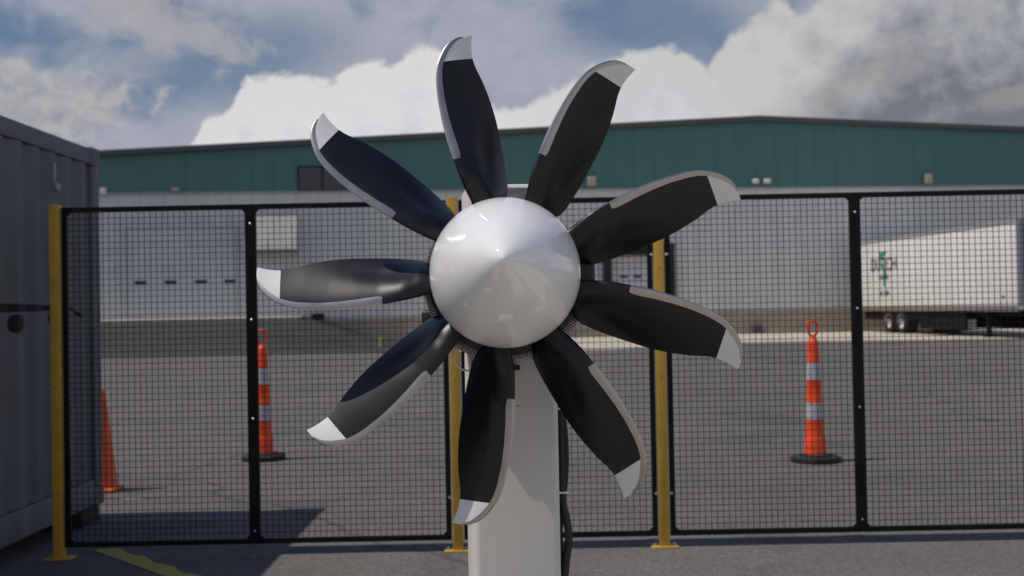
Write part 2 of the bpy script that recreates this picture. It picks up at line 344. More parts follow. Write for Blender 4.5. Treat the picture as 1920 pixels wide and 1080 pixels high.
bt.inputs['Color1'].default_value = (.38, .34, .27, 1); bt.inputs['Color2'].default_value = (.32, .29, .235, 1); bt.inputs['Mortar'].default_value = (.25, .23, .2, 1)
cb = n_.new('ShaderNodeCombineXYZ'); sp_ = n_.new('ShaderNodeSeparateXYZ'); tt = n_.new('ShaderNodeTexCoord'); l_.new(tt.outputs['Object'], sp_.inputs[0]); l_.new(sp_.outputs[0], cb.inputs[0]); l_.new(sp_.outputs[2], cb.inputs[1])
l_.new(cb.outputs[0], bt.inputs['Vector']); l_.new(bt.outputs[0], n_['Principled BSDF'].inputs['Base Color']); n_['Principled BSDF'].inputs['Roughness'].default_value = .9
mb = MB().box(-8, XR, -.02, .3, -.1, 1.017); wp('block_base', mb, tan)
mb = MB().box(XL, -8.003, -.02, .3, -.1, 1.017); wp('block_base', mb, tan)
mb = MB().box(XL, XR, -.05, -.003, 6.30, 6.37); wp('drip_flashing', mb, mat('flashing', (.36, .39, .41), .4, metal=.3))
mb = MB().prism([(XL - .3, zl - .22), (PK, 9.26), (XR + .3, zr - .22), (XR + .3, zr - .05), (PK, 9.43), (XL - .3, zl - .05)], 'y', -.28, -.003); wp('gable_trim', mb, trim_grey)
mb = MB().prism([(XL - .3, zl - .045), (PK, 9.435), (XR + .3, zr - .045), (XR + .3, zr - .01), (PK, 9.47), (XL - .3, zl - .01)], 'y', -.31, 60); wp('roof', mb, roof_m)
mb = MB().box(XL, XL + .3, .35, 60, -.1, zl - .21); wp('side_wall', mb, grey_wall)
mb = MB().box(XR - .3, XR, .35, 60, -.1, zr - .21); wp('side_wall', mb, grey_wall)
# ribbon window
w = MB().box(-8.92, -5.1, -.03, .0, 6.374, 6.42).box(-8.92, -5.1, -.03, 0, 7.36, 7.42).box(-8.92, -8.86, -.03, 0, 6.423, 7.357).box(-5.16, -5.1, -.03, 0, 6.423, 7.357).box(-7.93, -7.86, -.03, 0, 6.423, 7.357).box(-6.55, -6.48, -.03, 0, 6.423, 7.357)
wf = w.build('window', black_paint, B); MB().box(-8.858, -5.162, -.012, -.004, 6.425, 7.355).build('pane', glass_dark, wf)
# drive-in door
d = MB().box(-15.83, -11.53, .0, .035, 1.02, 4.85); gd = wp('garage_door', d, door_wall)
for x in (-15.35, -14.15, -12.92, -11.75 + .02): MB().box(x - .24, x + .24, -.015, -.003, 2.57, 2.73).build('window', glass_dark, gd)
MB().box(-15.95, -15.835, -.03, .037, 1.02, 4.97).box(-11.525, -11.41, -.03, .037, 1.02, 4.97).box(-15.83, -11.53, -.03, .037, 4.855, 4.97).build('door_frame', mat('door_frame', (.50, .53, .54), .5), gd)
wp('door_sill', MB().prism([(-2.2, .85), (-.024, .85), (-.024, 1.19), (-2.2, 1.10)], 'x', -19.5, -8.75), mat('aged_concrete', (.30, .27, .22), .9, noise_amt=.12, noise_scale=3))
# corrugated canopy
mb = MB(); nn = 120; x0, x1 = -11.05, -8.95
for i in range(nn + 1):
    x = x0 + (x1 - x0) * i / nn; o_ = .035 * (1 if (i // 3) % 2 else -1)
    mb.v += [(x, -.10 - .0 + o_ * .6, 5.50), (x, -.80 + o_, 3.92), (x, -.80 + o_ + .05, 3.90), (x, -.10 + o_ * .6 + .05, 5.48)]
for i in range(nn): 
    for k in range(4): a = i * 4 + k; b_ = i * 4 + (k + 1) % 4; mb.f.append((a, b_, b_ + 4, a + 4))
mb.f += [(0, 1, 2, 3), tuple(nn * 4 + k for k in (3, 2, 1, 0))]
cn = wp('canopy', mb, mat('canopy_white', (.66, .65, .62), .5, noise_amt=.05, noise_scale=2)); MB().box(x0, x1, -.72, -.66, 3.80, 3.87).box(x0, x0 + .06, -.66, .03, 3.80, 3.87).box(x1 - .06, x1, -.66, .03, 3.80, 3.87).build('bracket', mat('canopy_bracket', (.2, .2, .17), .6), cn)
# truck docks
def dock(x0, x1, top=3.98):
    dd = wp('dock_door', MB().box(x0 + .35, x1 - .38, .0, .03, 1.25, top - .5), dock_white)
    MB().box(x0 + .35, x1 - .38, -.35, .036, top - .49, top).box(x0, x0 + .347, -.35, .036, 1.2, top).box(x1 - .377, x1, -.35, .036, 1.2, top).build('dock_seal', dark_hole, dd, bevel=.03)
    for x in (x0 + .7, x1 - .95): MB().box(x, x + .26, -.16, -.023, .85, 1.2).build('dock_bumper', rubber, dd)
    for x in (x0 + .75, x0 + 1.35): MB().box(x, x + .35, -.012, -.003, 2.5, 2.62).build('window', glass_dark, dd)
for x0 in (3.92, -2.6, 16.0, 23.0): dock(x0, x0 + 3.1)
# fixtures
def fx(name, x, z, sx, sz, m, dep=.25): return wp(name, MB().box(x - sx / 2, x + sx / 2, -dep, -.003, z - sz / 2, z + sz / 2), m, bevel=.04)
fx('wall_light', -16.76, 6.42, .25, .3, fixture); fx('wall_light', -13.88, 6.46, .32, .16, fixture_b)
fx('wall_light', 3.5, 6.66, .38, .42, fixture_b); fx('wall_light', 10.72, 6.62, .27, .2, fixture); fx('wall_light', 11.24, 6.62, .3, .2, fixture); fx('wall_light', 18.59, 6.66, .34, .42, fixture_b)
fx('utility_box', -16.6, 3.35, .42, .3, fixture, .1); fx('utility_box', -16.45, 2.62, .16, .2, fixture, .06); fx('utility_box', 10.65, .22, .42, .34, mat('dark_box', (.08, .08, .09), .6), .25)
fx('vent_box', -8.15, 1.14, .5, .22, dark_hole, .3)

# ------------------------------------------------------------------ bollard by the ramp
b_ = empty('bollard', (-4.85, 43.3, 0), 'low olive yellow post where the dark ramp meets the concrete apron', 'bollard')
MB().lathe([(.11, 0), (.11, .26), (.09, .31), (.03, .33)], 20).build('post', mat('bollard_yellow', (.22, .22, .04), .6), b_, smooth=True); MB().lathe([(.14, 0), (.14, .03)], 20).build('base', concrete, b_)

# ------------------------------------------------------------------ semi trailer at the dock
TY0, TY1 = 37.35, 50.6; TX = lambda y: 15 + (50 - y) * .092
ang = math.atan(.092)
T = empty('semi_trailer', (TX(TY0), TY0, 0), 'long white box trailer backed against the grey warehouse wall', 'trailer', rz=ang)
TLn = (TY1 - TY0) / math.cos(ang); TW = 2.55
bd = MB().box(0, TW, 0, TLn, 1.08, 3.86).build('box_body', trailer_white, T, bevel=.03)
MB().box(-.02, -.003, .02, TLn - .02, .90, 1.07).box(TW + .003, TW + .02, .02, TLn - .02, .90, 1.07).box(0, TW, .02, TLn - .02, .93, 1.06).build('bottom_rail', trailer_rail, T)
MB().box(-.022, -.003, .0, TLn, 3.74, 3.85).build('top_rail', mat('top_rail', (.45, .44, .43), .4, metal=.4), T)
MB().box(-.03, -.003, -.04, .12, 1.08, 3.85).box(-.003, TW, -.04, -.003, 1.08, 3.85).build('front_panel', mat('front_panel', (.30, .31, .35), .5), T)
MB().box(-.035, .08, -.06, .1, .95, 1.07).build('corner_casting', mat('alu', (.7, .7, .7), .3, metal=.7), T)
MB().box(.45, .62, .6, TLn - .3, .72, .925).box(TW - .62, TW - .45, .6, TLn - .3, .72, .925).build('chassis_frame', chassis, T)
MB().box(.1, TW - .1, 6.6, TLn - .4, .55, .9).box(.12, .2, 3.9, 7.6, .22, .88).box(TW - .2, TW - .12, 3.9, 7.6, .22, .88).build('side_skirt', chassis, T)
for yy in (46.5, 47.72):
    ly = (yy - TY0) / math.cos(ang)
    for sx_ in (0, 1):
        for k in (0, 1):
            x = (.05 + .28 * k) if sx_ == 0 else (TW - .3 - .28 * k)
            m4 = Matrix.Translation((x, ly, .5)) @ Matrix.Rotation(math.pi / 2, 4, 'Y')
            wh = MB().lathe([(.30, .0), (.47, .0), (.50, .03), (.505, .12), (.50, .22), (.47, .25), (.30, .25)], 36, m4, False, False).build('wheel', rubber, T, smooth=True)
            if k == 0:
                zz = 0 if sx_ == 0 else .25
                MB().lathe([(.30, .24 if sx_ == 0 else .01), (.30, zz + .005), (.27, zz + .005), (.25, abs(zz - .09)), (.12, abs(zz - .10)), (.10, abs(zz - .01)), (.0, abs(zz - .01))] if sx_ == 0 else [(.30, .01), (.30, .245), (.27, .245), (.25, .16), (.12, .15), (.10, .24), (0, .24)], 30, m4, False, False).build('rim', rim_m, wh, smooth=True)
    MB().lathe([(.07, .3), (.07, TW - .3)], 12, Matrix.Translation((0, ly, .5)) @ Matrix.Rotation(math.pi / 2, 4, 'Y')).build('axle', chassis, T)
lg = (40.0 - TY0) / math.cos(ang)
for x in (.25, TW - .4):
    l1 = MB().box(x, x + .14, lg - .07, lg + .07, .06, .93).build('landing_leg', chassis, T); MB().box(x - .06, x + .2, lg - .15, lg + .15, .0, .06).build('foot', chassis, l1)
MB().tube([(.32, lg, .75), (.32, lg - 1.05, .36), (.32, lg - 2.4, .36), (.32, lg - 3.0, .6)], .035, 8).tube([(.3, lg, .36), (.32, lg - 1.1, .36)], .03, 8).tube([(.3, lg, .5), (TW - .33, lg, .5)], .03, 8).build('brace', chassis, T)
MB().box(-.03, -.022, lg + 2.6, lg + 2.7, .93, .98).build('marker_light', red_lens, T)
MB().box(-.012, -.003, .95, 1.10, 1.32, 1.42).build('placard', logo_black, T)
# side logo: a green tapering bar with black lettering across it
def side_at(y): return (y - TY0) / math.cos(ang)
ly = side_at(47.9)
mb = MB(); mb.prism([(ly - .42, 3.32), (ly + .42, 3.32), (ly + .40, 2.95), (ly - .30, 2.6), (ly - .15, 1.9), (ly + .05, 1.9), (ly + .10, 2.6), (ly + .42, 2.9), (ly + .42, 2.95)], 'x', -.012, -.004); mb.build('logo_bar', logo_green, T)
RM = Matrix(((0, 0, -1), (-1, 0, 0), (0, 1, 0))).to_4x4()
def tm(y, z, off=-.016): m = RM.copy(); m.translation = Vector((off, y, z)); return m
text_mesh('lettering', 'DUTCH', .75, logo_black, T, tm(ly, 2.78)); text_mesh('lettering', 'LEASING', .26, logo_black, T, tm(ly, 2.28)); text_mesh('lettering', '53-1284', .30, logo_black, T, tm(ly, 1.62))

# ------------------------------------------------------------------ shipping container on the left
CY0, CY1, CX = 1.74, 7.80, -2.735
C0 = empty('shipping_container', (CX, CY1, 0), 'tall grey corrugated shipping container in shade at the left edge', 'container')
cont = bpy.data.materials.new('container_paint'); cont.use_nodes = True; n_ = cont.node_tree.nodes; l_ = cont.node_tree.links; bb = n_['Principled BSDF']
t_ = n_.new('ShaderNodeTexCoord'); s_ = n_.new('ShaderNodeSeparateXYZ'); l_.new(t_.outputs['Object'], s_.inputs[0])
def m2(op, a, b=0.0, clamp=False):
    k = n_.new('ShaderNodeMath'); k.operation = op; k.use_clamp = clamp
    for i, v in ((0, a), (1, b)):
        if isinstance(v, (int, float)): k.inputs[i].default_value = v
        else: l_.new(v, k.inputs[i])
    return k.outputs[0]
yy, zz = s_.outputs[1], s_.outputs[2]
# painted aircraft graphic: a long black wing line with a drooped tip and two round engine pods
mid = m2('ADD', 1.40, m2('MULTIPLY', m2('MULTIPLY', m2('MAXIMUM', m2('ADD', yy, .62), 0), m2('MAXIMUM', m2('ADD', yy, .62), 0)), -.55))
hw = m2('ADD', .010, m2('MULTIPLY', m2('MAXIMUM', m2('MULTIPLY', yy, -1), 0), .010))
wing = m2('MULTIPLY', m2('LESS_THAN', m2('ABSOLUTE', m2('SUBTRACT', zz, mid)), hw), m2('LESS_THAN', yy, -.32))
def pod(y, z, ry, rz):
    a = m2('DIVIDE', m2('SUBTRACT', yy, y), ry); b = m2('DIVIDE', m2('SUBTRACT', zz, z), rz)
    return m2('LESS_THAN', m2('ADD', m2('MULTIPLY', a, a), m2('MULTIPLY', b, b)), 1.0)
msk = m2('MAXIMUM', wing, m2('MAXIMUM', pod(-1.30, 1.312, .085, .052), pod(-.76, 1.335, .085, .05)))
nz_ = n_.new('ShaderNodeTexNoise'); nz_.inputs['Scale'].default_value = 3; nz_.inputs['Detail'].default_value = 7; l_.new(t_.outputs['Object'], nz_.inputs['Vector'])
rp = n_.new('ShaderNodeValToRGB'); l_.new(nz_.outputs[0], rp.inputs[0]); rp.color_ramp.elements[0].position = .3; rp.color_ramp.elements[1].position = .75
CB = (.135, .142, .155)
rp.color_ramp.elements[0].color = (*[c * .88 for c in CB], 1); rp.color_ramp.elements[1].color = (*[c * 1.1 for c in CB], 1)
mx = n_.new('ShaderNodeMixRGB'); l_.new(msk, mx.inputs[0]); l_.new(rp.outputs[0], mx.inputs[1]); mx.inputs[2].default_value = (.01, .01, .01, 1); l_.new(mx.outputs[0], bb.inputs['Base Color']); bb.inputs['Roughness'].default_value = .6; bb.inputs['Specular IOR Level'].default_value = .2
cont_plain = mat('container_frame_paint', CB, .6, spec=.25, noise_amt=.1, noise_scale=4)
LN = CY1 - CY0; WD = 2.44; ZB, ZT = .12, 2.45
pts = []; y = -.13; dpt = .023
while y > -LN + .15:                     # trapezoid corrugation, 0.28 m pitch
    pts += [(y, -dpt - .006), (y - .068, -dpt - .006), (y - .104, -.006), (y - .18, -.006)]; y -= .216 + .03
    pts += []
mb = MB()
for (a, x) in pts: mb.v += [(x, a, ZB + .17), (x, a, ZT - .115)]
for i in range(len(pts) - 1): mb.f.append((2 * i, 2 * i + 1, 2 * i + 3, 2 * i + 2))
mb.build('side_panel', cont, C0)
MB().box(-.12, 0, -LN + .15, -.15, ZT - .112, ZT - .01).box(-WD, -WD + .12, -LN + .15, -.15, ZT - .112, ZT - .01).build('top_rail', cont_plain, C0, bevel=.006)
MB().box(-.12, 0, -LN + .15, -.15, ZB, ZB + .165).box(-WD, -WD + .12, -LN + .15, -.15, ZB, ZB + .165).build('bottom_rail', cont_plain, C0, bevel=.006)
for (xa, xb) in ((-.16, .0), (-WD, -WD + .16)):
    for (ya, yb) in ((-.13, 0.0), (-LN, -LN + .13)):
        MB().box(xa, xb, ya, yb, ZB + .12, ZT - .12).build('corner_post', cont_plain, C0, bevel=.008)
        for z in (ZB - .01, ZT - .118): MB().box(xa - .004, xb + .006, ya - .02, yb + .006, z, z + .122).build('corner_casting', cont_plain, C0, bevel=.01)
MB().box(-WD + .05, -.05, -.05, -.02, ZB + .12, ZT - .1).box(-WD + .05, -.05, -LN + .02, -LN + .05, ZB + .12, ZT - .1).box(-WD + .02, -WD + .05, -LN + .1, -.1, ZB + .17, ZT - .1).build('end_panel', cont_plain, C0)
MB().box(-WD + .01, -.01, -LN + .03, -.03, ZT - .06, ZT - .02).build('roof', cont_plain, C0)
MB().box(-WD + .1, -.1, -LN + .1, -.1, ZB + .02, ZB + .1).build('floor', chassis, C0)
MB().box(-.005, .012, -.80, -.77, 2.14, 2.27).box(-.005, .02, -.79, -.72, 2.11, 2.15).build('bracket', grey_metal, C0)
MB().box(-.08, -.02, .0, .004, 2.15, 2.27).build('label_plate', mat('orange_label', (.35, .14, .03), .5), C0)
MB().box(.0005, .0025, -.075, -.035, 2.26, 2.37).build('label_plate', mat('orange_label', (.35, .14, .03), .5), C0)
for i, (x, y) in enumerate(((-.18, -.18), (-WD + .18, -.18), (-.18, -LN + .2), (-WD + .18, -LN + .2))):
    tag(MB().box(CX + x - .16, CX + x + .16, CY1 + y - .16, CY1 + y + .16, 0, ZB - .011).build('timber_block', mat('timber', (.035, .028, .022), .85, noise_amt=.3, noise_scale=12), bevel=.006),
        ['dark timber block under the container corner nearest the small cone', 'timber block under the far outer corner of the container', 'timber block under the near inner corner of the container', 'timber block under the near outer corner of the container'][i], 'block', 'timber blocks under the container')

# ------------------------------------------------------------------ traffic cones
def looper(loc, rz, label):
    T_ = empty('delineator_cone', loc, label, 'traffic cone', 'tall delineator cones on the asphalt', rz)
    mb = MB(); n8 = [(.208 * math.cos(math.pi / 8 + k * math.pi / 4) * (1.02 if k % 2 else 1), .208 * math.sin(math.pi / 8 + k * math.pi / 4)) for k in range(8)]
    mb.prism(n8, 'z', 0, .05); bs = mb.build('base', rubber, T_, bevel=.012)
    MB().lathe([(.13, .05), (.13, .062), (.105, .07)], 32).build('base_collar', rubber, bs, smooth=True)
    MB().lathe([(.093, .062), (.091, .075), (.087, .20), (.082, .212), (.078, .228), (.0735, .355), (.068, .36), (.0655, .503), (.066, .507), (.067, .512), (.065, .52), (.061, .672), (.063, .68), (.061, .688), (.057, .69), (.053, .838), (.0535, .842), (.054, .85), (.051, .862), (.048, .99), (.046, 1.012), (.036, 1.03), (.021, 1.045), (.018, 1.065), (.0, 1.068)], 36).build('body', orange, T_, smooth=True)
    MB().lathe([(.0750, .362), (.0680, .500)], 36, None, False, False).build('reflective_sleeve', reflective, T_, smooth=True)
    MB().lathe([(.0620, .692), (.0545, .836)], 36, None, False, False).build('reflective_sleeve', reflective, T_, smooth=True)
    hp = [(.0, 0, 1.055), (-.03, 0, 1.075), (-.041, 0, 1.105), (-.041, 0, 1.15), (-.030, 0, 1.175), (0, 0, 1.182), (.030, 0, 1.175), (.041, 0, 1.15), (.041, 0, 1.105), (.03, 0, 1.075), (.0, 0, 1.055)]
    MB().tube(subdiv_path(hp, 5), .0105, 10).build('handle', orange, T_, smooth=True)
    return T_
looper((2.528, 9.90, 0), .1, 'orange and white banded tall cone standing alone right of the right yellow post')
looper((-2.300, 10.76, 0), .15, 'orange and white banded tall cone half hidden behind the black fence upright')
K = empty('traffic_cone', (-3.185, 9.05, 0), 'plain orange cone without bands beside the far corner of the container', 'traffic cone')
MB().lathe([(.128, .02), (.124, .04), (.115, .06), (.036, .755), (.034, .775), (.026, .782), (.024, .70)], 36, None, False, False).build('body', orange_b, K, smooth=True)
MB().box(-.132, .132, -.132, .132, 0, .03).build('base', orange_b, K, bevel=.012)

# ------------------------------------------------------------------ painted line and scuffs
mb = MB(); P0 = [(-2.44, 6.80), (-2.29, 6.79)]; n = 24
for i in range(n + 1):
    t = i / n; x = -2.44 + t * .9; y = 6.80 - t * 1.02
    j1 = .012 * math.sin(i * 1.9) + random.uniform(-.006, .006) ; j2 = .012 * math.sin(i * 1.1 + 1) + random.uniform(-.006, .006)
    mb.v += [(x, y - .035 + j1 * .3, .004), (x + .13 + j2, y + .0 + j2, .004)]
for i in range(n): mb.f.append((2 * i, 2 * i + 1, 2 * i + 3, 2 * i + 2))
tag(mb.build('painted_line', line_yellow), kind='structure')
mb = MB()
for (x, y, w_, h_) in ((-2.82, 8.60, .10, .03), (-2.68, 8.64, .07, .02), (-2.55, 8.76, .05, .02), (-2.95, 8.50, .05, .015), (-2.6, 8.55, .04, .015), (6.3, 9.15, .10, .03), (-1.35, 13.2, .05, .03), (-.9, 12.7, .03, .03), (1.62, 9.7, .03, .02), (2.15, 8.0, .03, .015)):
    b0 = len(mb.v); k = 9
    for i in range(k): a = 2 * math.pi * i / k; rr = random.uniform(.6, 1.1); mb.v.append((x + w_ * rr * math.cos(a), y + h_ * rr * math.sin(a), .004))
    mb.f.append(tuple(range(b0, b0 + k)))
tag(mb.build('paint_marks', mat('chalky_scuff', (.22, .20, .19), .9, col2=(.42, .40, .38), noise_scale=60, thr=(.4, .6))), kind='structure')

# ------------------------------------------------------------------ safety fence
FY = 6.56
FN = empty('safety_fence', (0, FY, 0), 'black wire mesh machine guard fence with yellow posts behind the propeller', 'fence')
for X in (-2.548, -.327, .822, 3.03):
    p = MB().box(X - .0275, X + .0275, -.0275, .0275, .008, 1.972).build('post', yellow, FN, bevel=.003)
    MB().box(X - .075, X + .075, -.05, .05, 0, .0085).build('base_plate', yellow, p, bevel=.002)
    for sx_ in (-.055, .055): MB().lathe([(.009, .0085), (.009, .022)], 6, Matrix.Translation((X + sx_, 0, 0))).build('anchor_bolt', zinc, p)
    for z in (.36, .95, 1.55): MB().lathe([(.004, .0), (.004, .002)], 10, Matrix.Translation((X, -.028, z)) @ Matrix.Rotation(math.pi / 2, 4, 'X')).build('slot_hole', rubber, p)
def panel(xa, xb, z0=.062, z1=1.955):
    t = .029; y0, y1 = -.012, .012
    mb = MB().box(xa, xb, y0, y1, z1 - t, z1).box(xa, xb, y0, y1, z0, z0 + t).box(xa, xa + t, y0 + .0005, y1 - .0005, z0 + t, z1 - t).box(xb - t, xb, y0 + .0005, y1 - .0005, z0 + t, z1 - t)
    for (cx, sx_) in ((xa + t, 1), (xb - t, -1)):
        for (cz, sz) in ((z0 + t, 1), (z1 - t, -1)): mb.prism([(cx, cz), (cx + sx_ * .02, cz), (cx, cz + sz * .02)], 'y', -.003, .003)
    f = mb.build('panel_frame', black_paint, FN)
    w = MB(); a = .0016; nx = round((xb - xa - 2 * t) / .0335); nz2 = round((z1 - z0 - 2 * t) / .0338)
    for i in range(1, nx): x = xa + t + (xb - xa - 2 * t) * i / nx; w.box(x - a, x + a, -a, a, z0 + t, z1 - t)
    for i in range(1, nz2): z = z0 + t + (z1 - z0 - 2 * t) * i / nz2; w.box(xa + t, xb - t, -3 * a, -a, z - a, z + a)
    w.build('wire_mesh', wire_black, f)
    return f
panels = [panel(-2.512, -1.458), panel(-1.455, -.362), panel(-.292, .787), panel(.857, 1.922), panel(1.925, 2.995)]
for X in (-1.4565, 1.9235):
    for z in (1.844, 1.307, .756, .133):
        MB().lathe([(.0065, 0), (.0065, .004), (.004, .006)], 12, Matrix.Translation((X, -.0125, z)) @ Matrix.Rotation(math.pi / 2, 4, 'X')).build('bolt', zinc, FN)
for X in (-.327, .822):
    for z in (1.63, .30):
        for sx_ in (-.042, .042): MB().box(X + sx_ - .008, X + sx_ + .008, -.02, -.0125, z - .006, z + .006).build('clip', zinc, FN)

# ------------------------------------------------------------------ propeller
HUB = Vector((-.01554, 2.75, 1.4317)); tl, yw = .0782, -.002
nn_ = Vector((math.sin(yw) * math.cos(tl), -math.cos(yw) * math.cos(tl), math.sin(tl))); upv = Vector((0, 0, 1)); rt = upv.cross(nn_).normalized(); rt = rt if rt.x > 0 else -rt; up_ = nn_.cross(rt).normalized()
PM = Matrix((rt, up_, nn_)).transposed().to_4x4(); PM.translation = HUB
PR = empty('propeller', HUB, 'nine bladed black propeller with white tips and a glossy white spinner', 'propeller'); PR.matrix_world = PM
SR, SL = .1775, .285
prof = [(SR - .012, -.030), (SR - .003, -.022), (SR, -.008)]
for i in range(1, 60):
    t = i / 59; x = SL * (1 - t) ; # x distance from apex
    r = SR * (1 - (1 - x / SL) ** 1.62) ** .80
    prof.append((max(r, .0006), SL - x))
mb = MB().lathe(prof, 128, None, False, True); sp = mb.build('spinner', white_paint, PR, smooth=True, angle=60)
MB().lathe([(.165, -.12), (.165, -.032)], 64).build('hub', motor_black, PR, smooth=True)
TE = [(0.10, -.026), (0.14, -.032), (0.1747, -0.0366), (0.1848, -0.0427), (0.2051, -0.0533), (0.2404, -0.0587), (0.2873, -0.0623), (0.3338, -0.0641), (0.3807, -0.0648), (0.4269, -0.062), (0.4735, -0.0553), (0.4963, -0.0502), (0.519, -0.0448), (0.5399, -0.0429), (0.5612, -0.045), (0.578, -0.0482), (0.5897, -0.0517), (0.5971, -0.0537)]
LE = [(0.10, .030), (0.14, .032), (0.1775, 0.0355), (0.2114, 0.0444), (0.2461, 0.0517), (0.281, 0.0564), (0.3153, 0.0601), (0.3502, 0.0626), (0.3967, 0.0633), (0.4432, 0.0612), (0.4853, 0.0566), (0.5135, 0.0508), (0.5373, 0.0418), (0.5614, 0.0269), (0.581, 0.0094), (0.5922, -0.0082), (0.5966, -0.0243), (.5978, -.042)]
GD = [(0.2885, 0.0417), (0.3162, 0.0433), (0.3511, 0.0454), (0.3976, 0.0465), (0.4441, 0.0454), (0.4911, 0.0401), (0.5144, 0.0351), (0.5382, 0.0264), (0.5672, 0.0049), (0.5849, -0.0142), (0.595, -0.0337)]
RT_, W0 = .6, -.055
def tb(u): return min(1.05, .42 / (max(u, .05) / RT_))
def wpos(u, v): return Vector((u, v, W0 + v * tb(u)))
def arcpath(pts, i0, i1, n):                 # resample a smooth path between control points
    P = [Vector((*p, 0)) for p in pts]; sm_ = subdiv_path([(p.x, p.y, 0) for p in P], 8); seg = sm_[i0 * 8:(i1 * 8 + 1)]
    d = [0]
    for a, b in zip(seg, seg[1:]): d.append(d[-1] + (b - a).length)
    o = []
    for k in range(n + 1):
        s = d[-1] * k / n; j = 0
        while j < len(d) - 2 and d[j + 1] < s: j += 1
        q = (s - d[j]) / max(1e-9, d[j + 1] - d[j]); o.append(seg[j].lerp(seg[j + 1], min(1, q)))
    return o
NA, NB = 64, 22
te = arcpath(TE, 0, 13, NA)[:-1] + arcpath(TE, 13, 17, NB); le = arcpath(LE, 0, 12, NA)[:-1] + arcpath(LE, 12, 17, NB)
iw = NA
def tc_(u):
    q = u / RT_; tab = [(.15, .60), (.28, .42), (.36, .27), (.5, .15), (.7, .095), (.9, .065), (1.0, .05)]
    if q <= tab[0][0]: return tab[0][1]
    for (a, x), (b, y) in zip(tab, tab[1:]):
        if q <= b: return x + (y - x) * (q - a) / (b - a)
    return tab[-1][1]
CS = [(1 - math.cos(math.pi * k / 26)) / 2 for k in range(27)]
def sec(i):
    a, b = le[i], te[i]; A, Bv = wpos(a.x, a.y), wpos(b.x, b.y); ch = Bv - A; c = ch.length
    tan_ = Vector((1, 0, 0)); nr = ch.cross(tan_); nr = nr if nr.z > 0 else -nr
    return A, ch, c, nr.normalized(), tc_((a.x + b.x) / 2)
def yt(s, t): s = max(0, s); return 5 * t * (.2969 * math.sqrt(s) - .126 * s - .3516 * s * s + .2843 * s ** 3 - .1036 * s ** 4)
def pt(i, s, side, off=0):
    A, ch, c, nr, t = sec(i); cam_ = .035 * 4 * s * (1 - s) * c * min(1, t * 8)
    y = yt(s, t) * c + off
    if side > 0:
        a_, b_ = le[i], te[i]; q = ((a_.x + b_.x) / 2 - .2) / .24
        if 0 < q < 1: y -= .0055 * math.exp(-((s - .40 - .42 * q) / .17) ** 2) * sm(q * 4) * sm((1 - q) * 1.6) * min(1, 12 * (1 - s))
    return A + ch * s + nr * (cam_ + (y if side > 0 else -y * .7))
rings = []
for i in range(len(te)):
    rings.append([pt(i, s, 1) for s in reversed(CS)] + [pt(i, s, -1) for s in CS[1:-1]])
def skin(i0, i1, capb=False):
    mb = MB(); k = len(rings[0])
    for i in range(i0, i1 + 1): mb.v += [tuple(p) for p in rings[i]]
    for i in range(i1 - i0):
        for j in range(k): j2 = (j + 1) % k; mb.f.append((i * k + j, i * k + j2, (i + 1) * k + j2, (i + 1) * k + j))
    if capb: mb.f.append(tuple((i1 - i0) * k + j for j in range(k)))
    return mb
def gv(i):                                     # chord fraction covered by the guard at a station
    a, b = le[i], te[i]; u = a.x + (b.x - a.x) * .12
    best = None; n = 400; G = GD
    # intersect the chord line with the guard's inner boundary
    for (p, q) in zip(G, G[1:]):
        x1, y1, x2, y2 = p[0], p[1], q[0], q[1]; dx, dy = b.x - a.x, b.y - a.y; ex, ey = x2 - x1, y2 - y1
        den = dx * ey - dy * ex
        if abs(den) < 1e-12: continue
        s = ((x1 - a.x) * ey - (y1 - a.y) * ex) / den; r_ = ((x1 - a.x) * dy - (y1 - a.y) * dx) / den
        if -.001 <= r_ <= 1.001 and 0 <= s < .6: return s
    return best
st = [(i, gv(i)) for i in range(len(le))]; st = [(i, s) for i, s in st if s is not None]
NG = 9
def guard():
    mb = MB(); n0 = len(st)
    for q, (i, s) in enumerate(st):
        s *= .76
        if q < 3: s = s * (.72, .90, .97)[q]
        e_ = .0009 / max(.004, sec(i)[2])
        pr = [pt(i, s * (1 - k / NG) ** 1.6, 1, .0009) for k in range(NG)] + [pt(i, 0, 1) - sec(i)[1].normalized() * .0013] + [pt(i, s * ((k + 1) / NG) ** 1.6, -1, .0009) for k in range(NG)]
        mb.v += [tuple(p) for p in pr]
    k = 2 * NG + 1
    for i in range(n0 - 1):
        for j in range(k - 1): mb.f.append((i * k + j, i * k + j + 1, (i + 1) * k + j + 1, (i + 1) * k + j))
        mb.f.append((i * k, i * k + k - 1, (i + 1) * k + k - 1, (i + 1) * k))
    mb.f.append(tuple(range(k))); mb.f.append(tuple((n0 - 1) * k + j for j in range(k)))
    return mb
bl = skin(0, iw).build('blade', blade_black, PR, smooth=True, angle=70)
tp = skin(iw, len(te) - 1, True).build('white_tip', tip_white, bl, smooth=True, angle=50)
gu = guard().build('leading_edge_guard', nickel, bl, smooth=True, angle=60)
blades = []
for k in range(9):
    if k == 0: b0 = bl
    else:
        b0 = bl.copy(); COL.objects.link(b0); b0.parent = PR
        for ch in (tp, gu): c_ = ch.copy(); COL.objects.link(c_); c_.parent = b0
    a = math.radians(268.0 + 40 * k); b0.rotation_euler = (0, 0, math.pi / 2 - a)

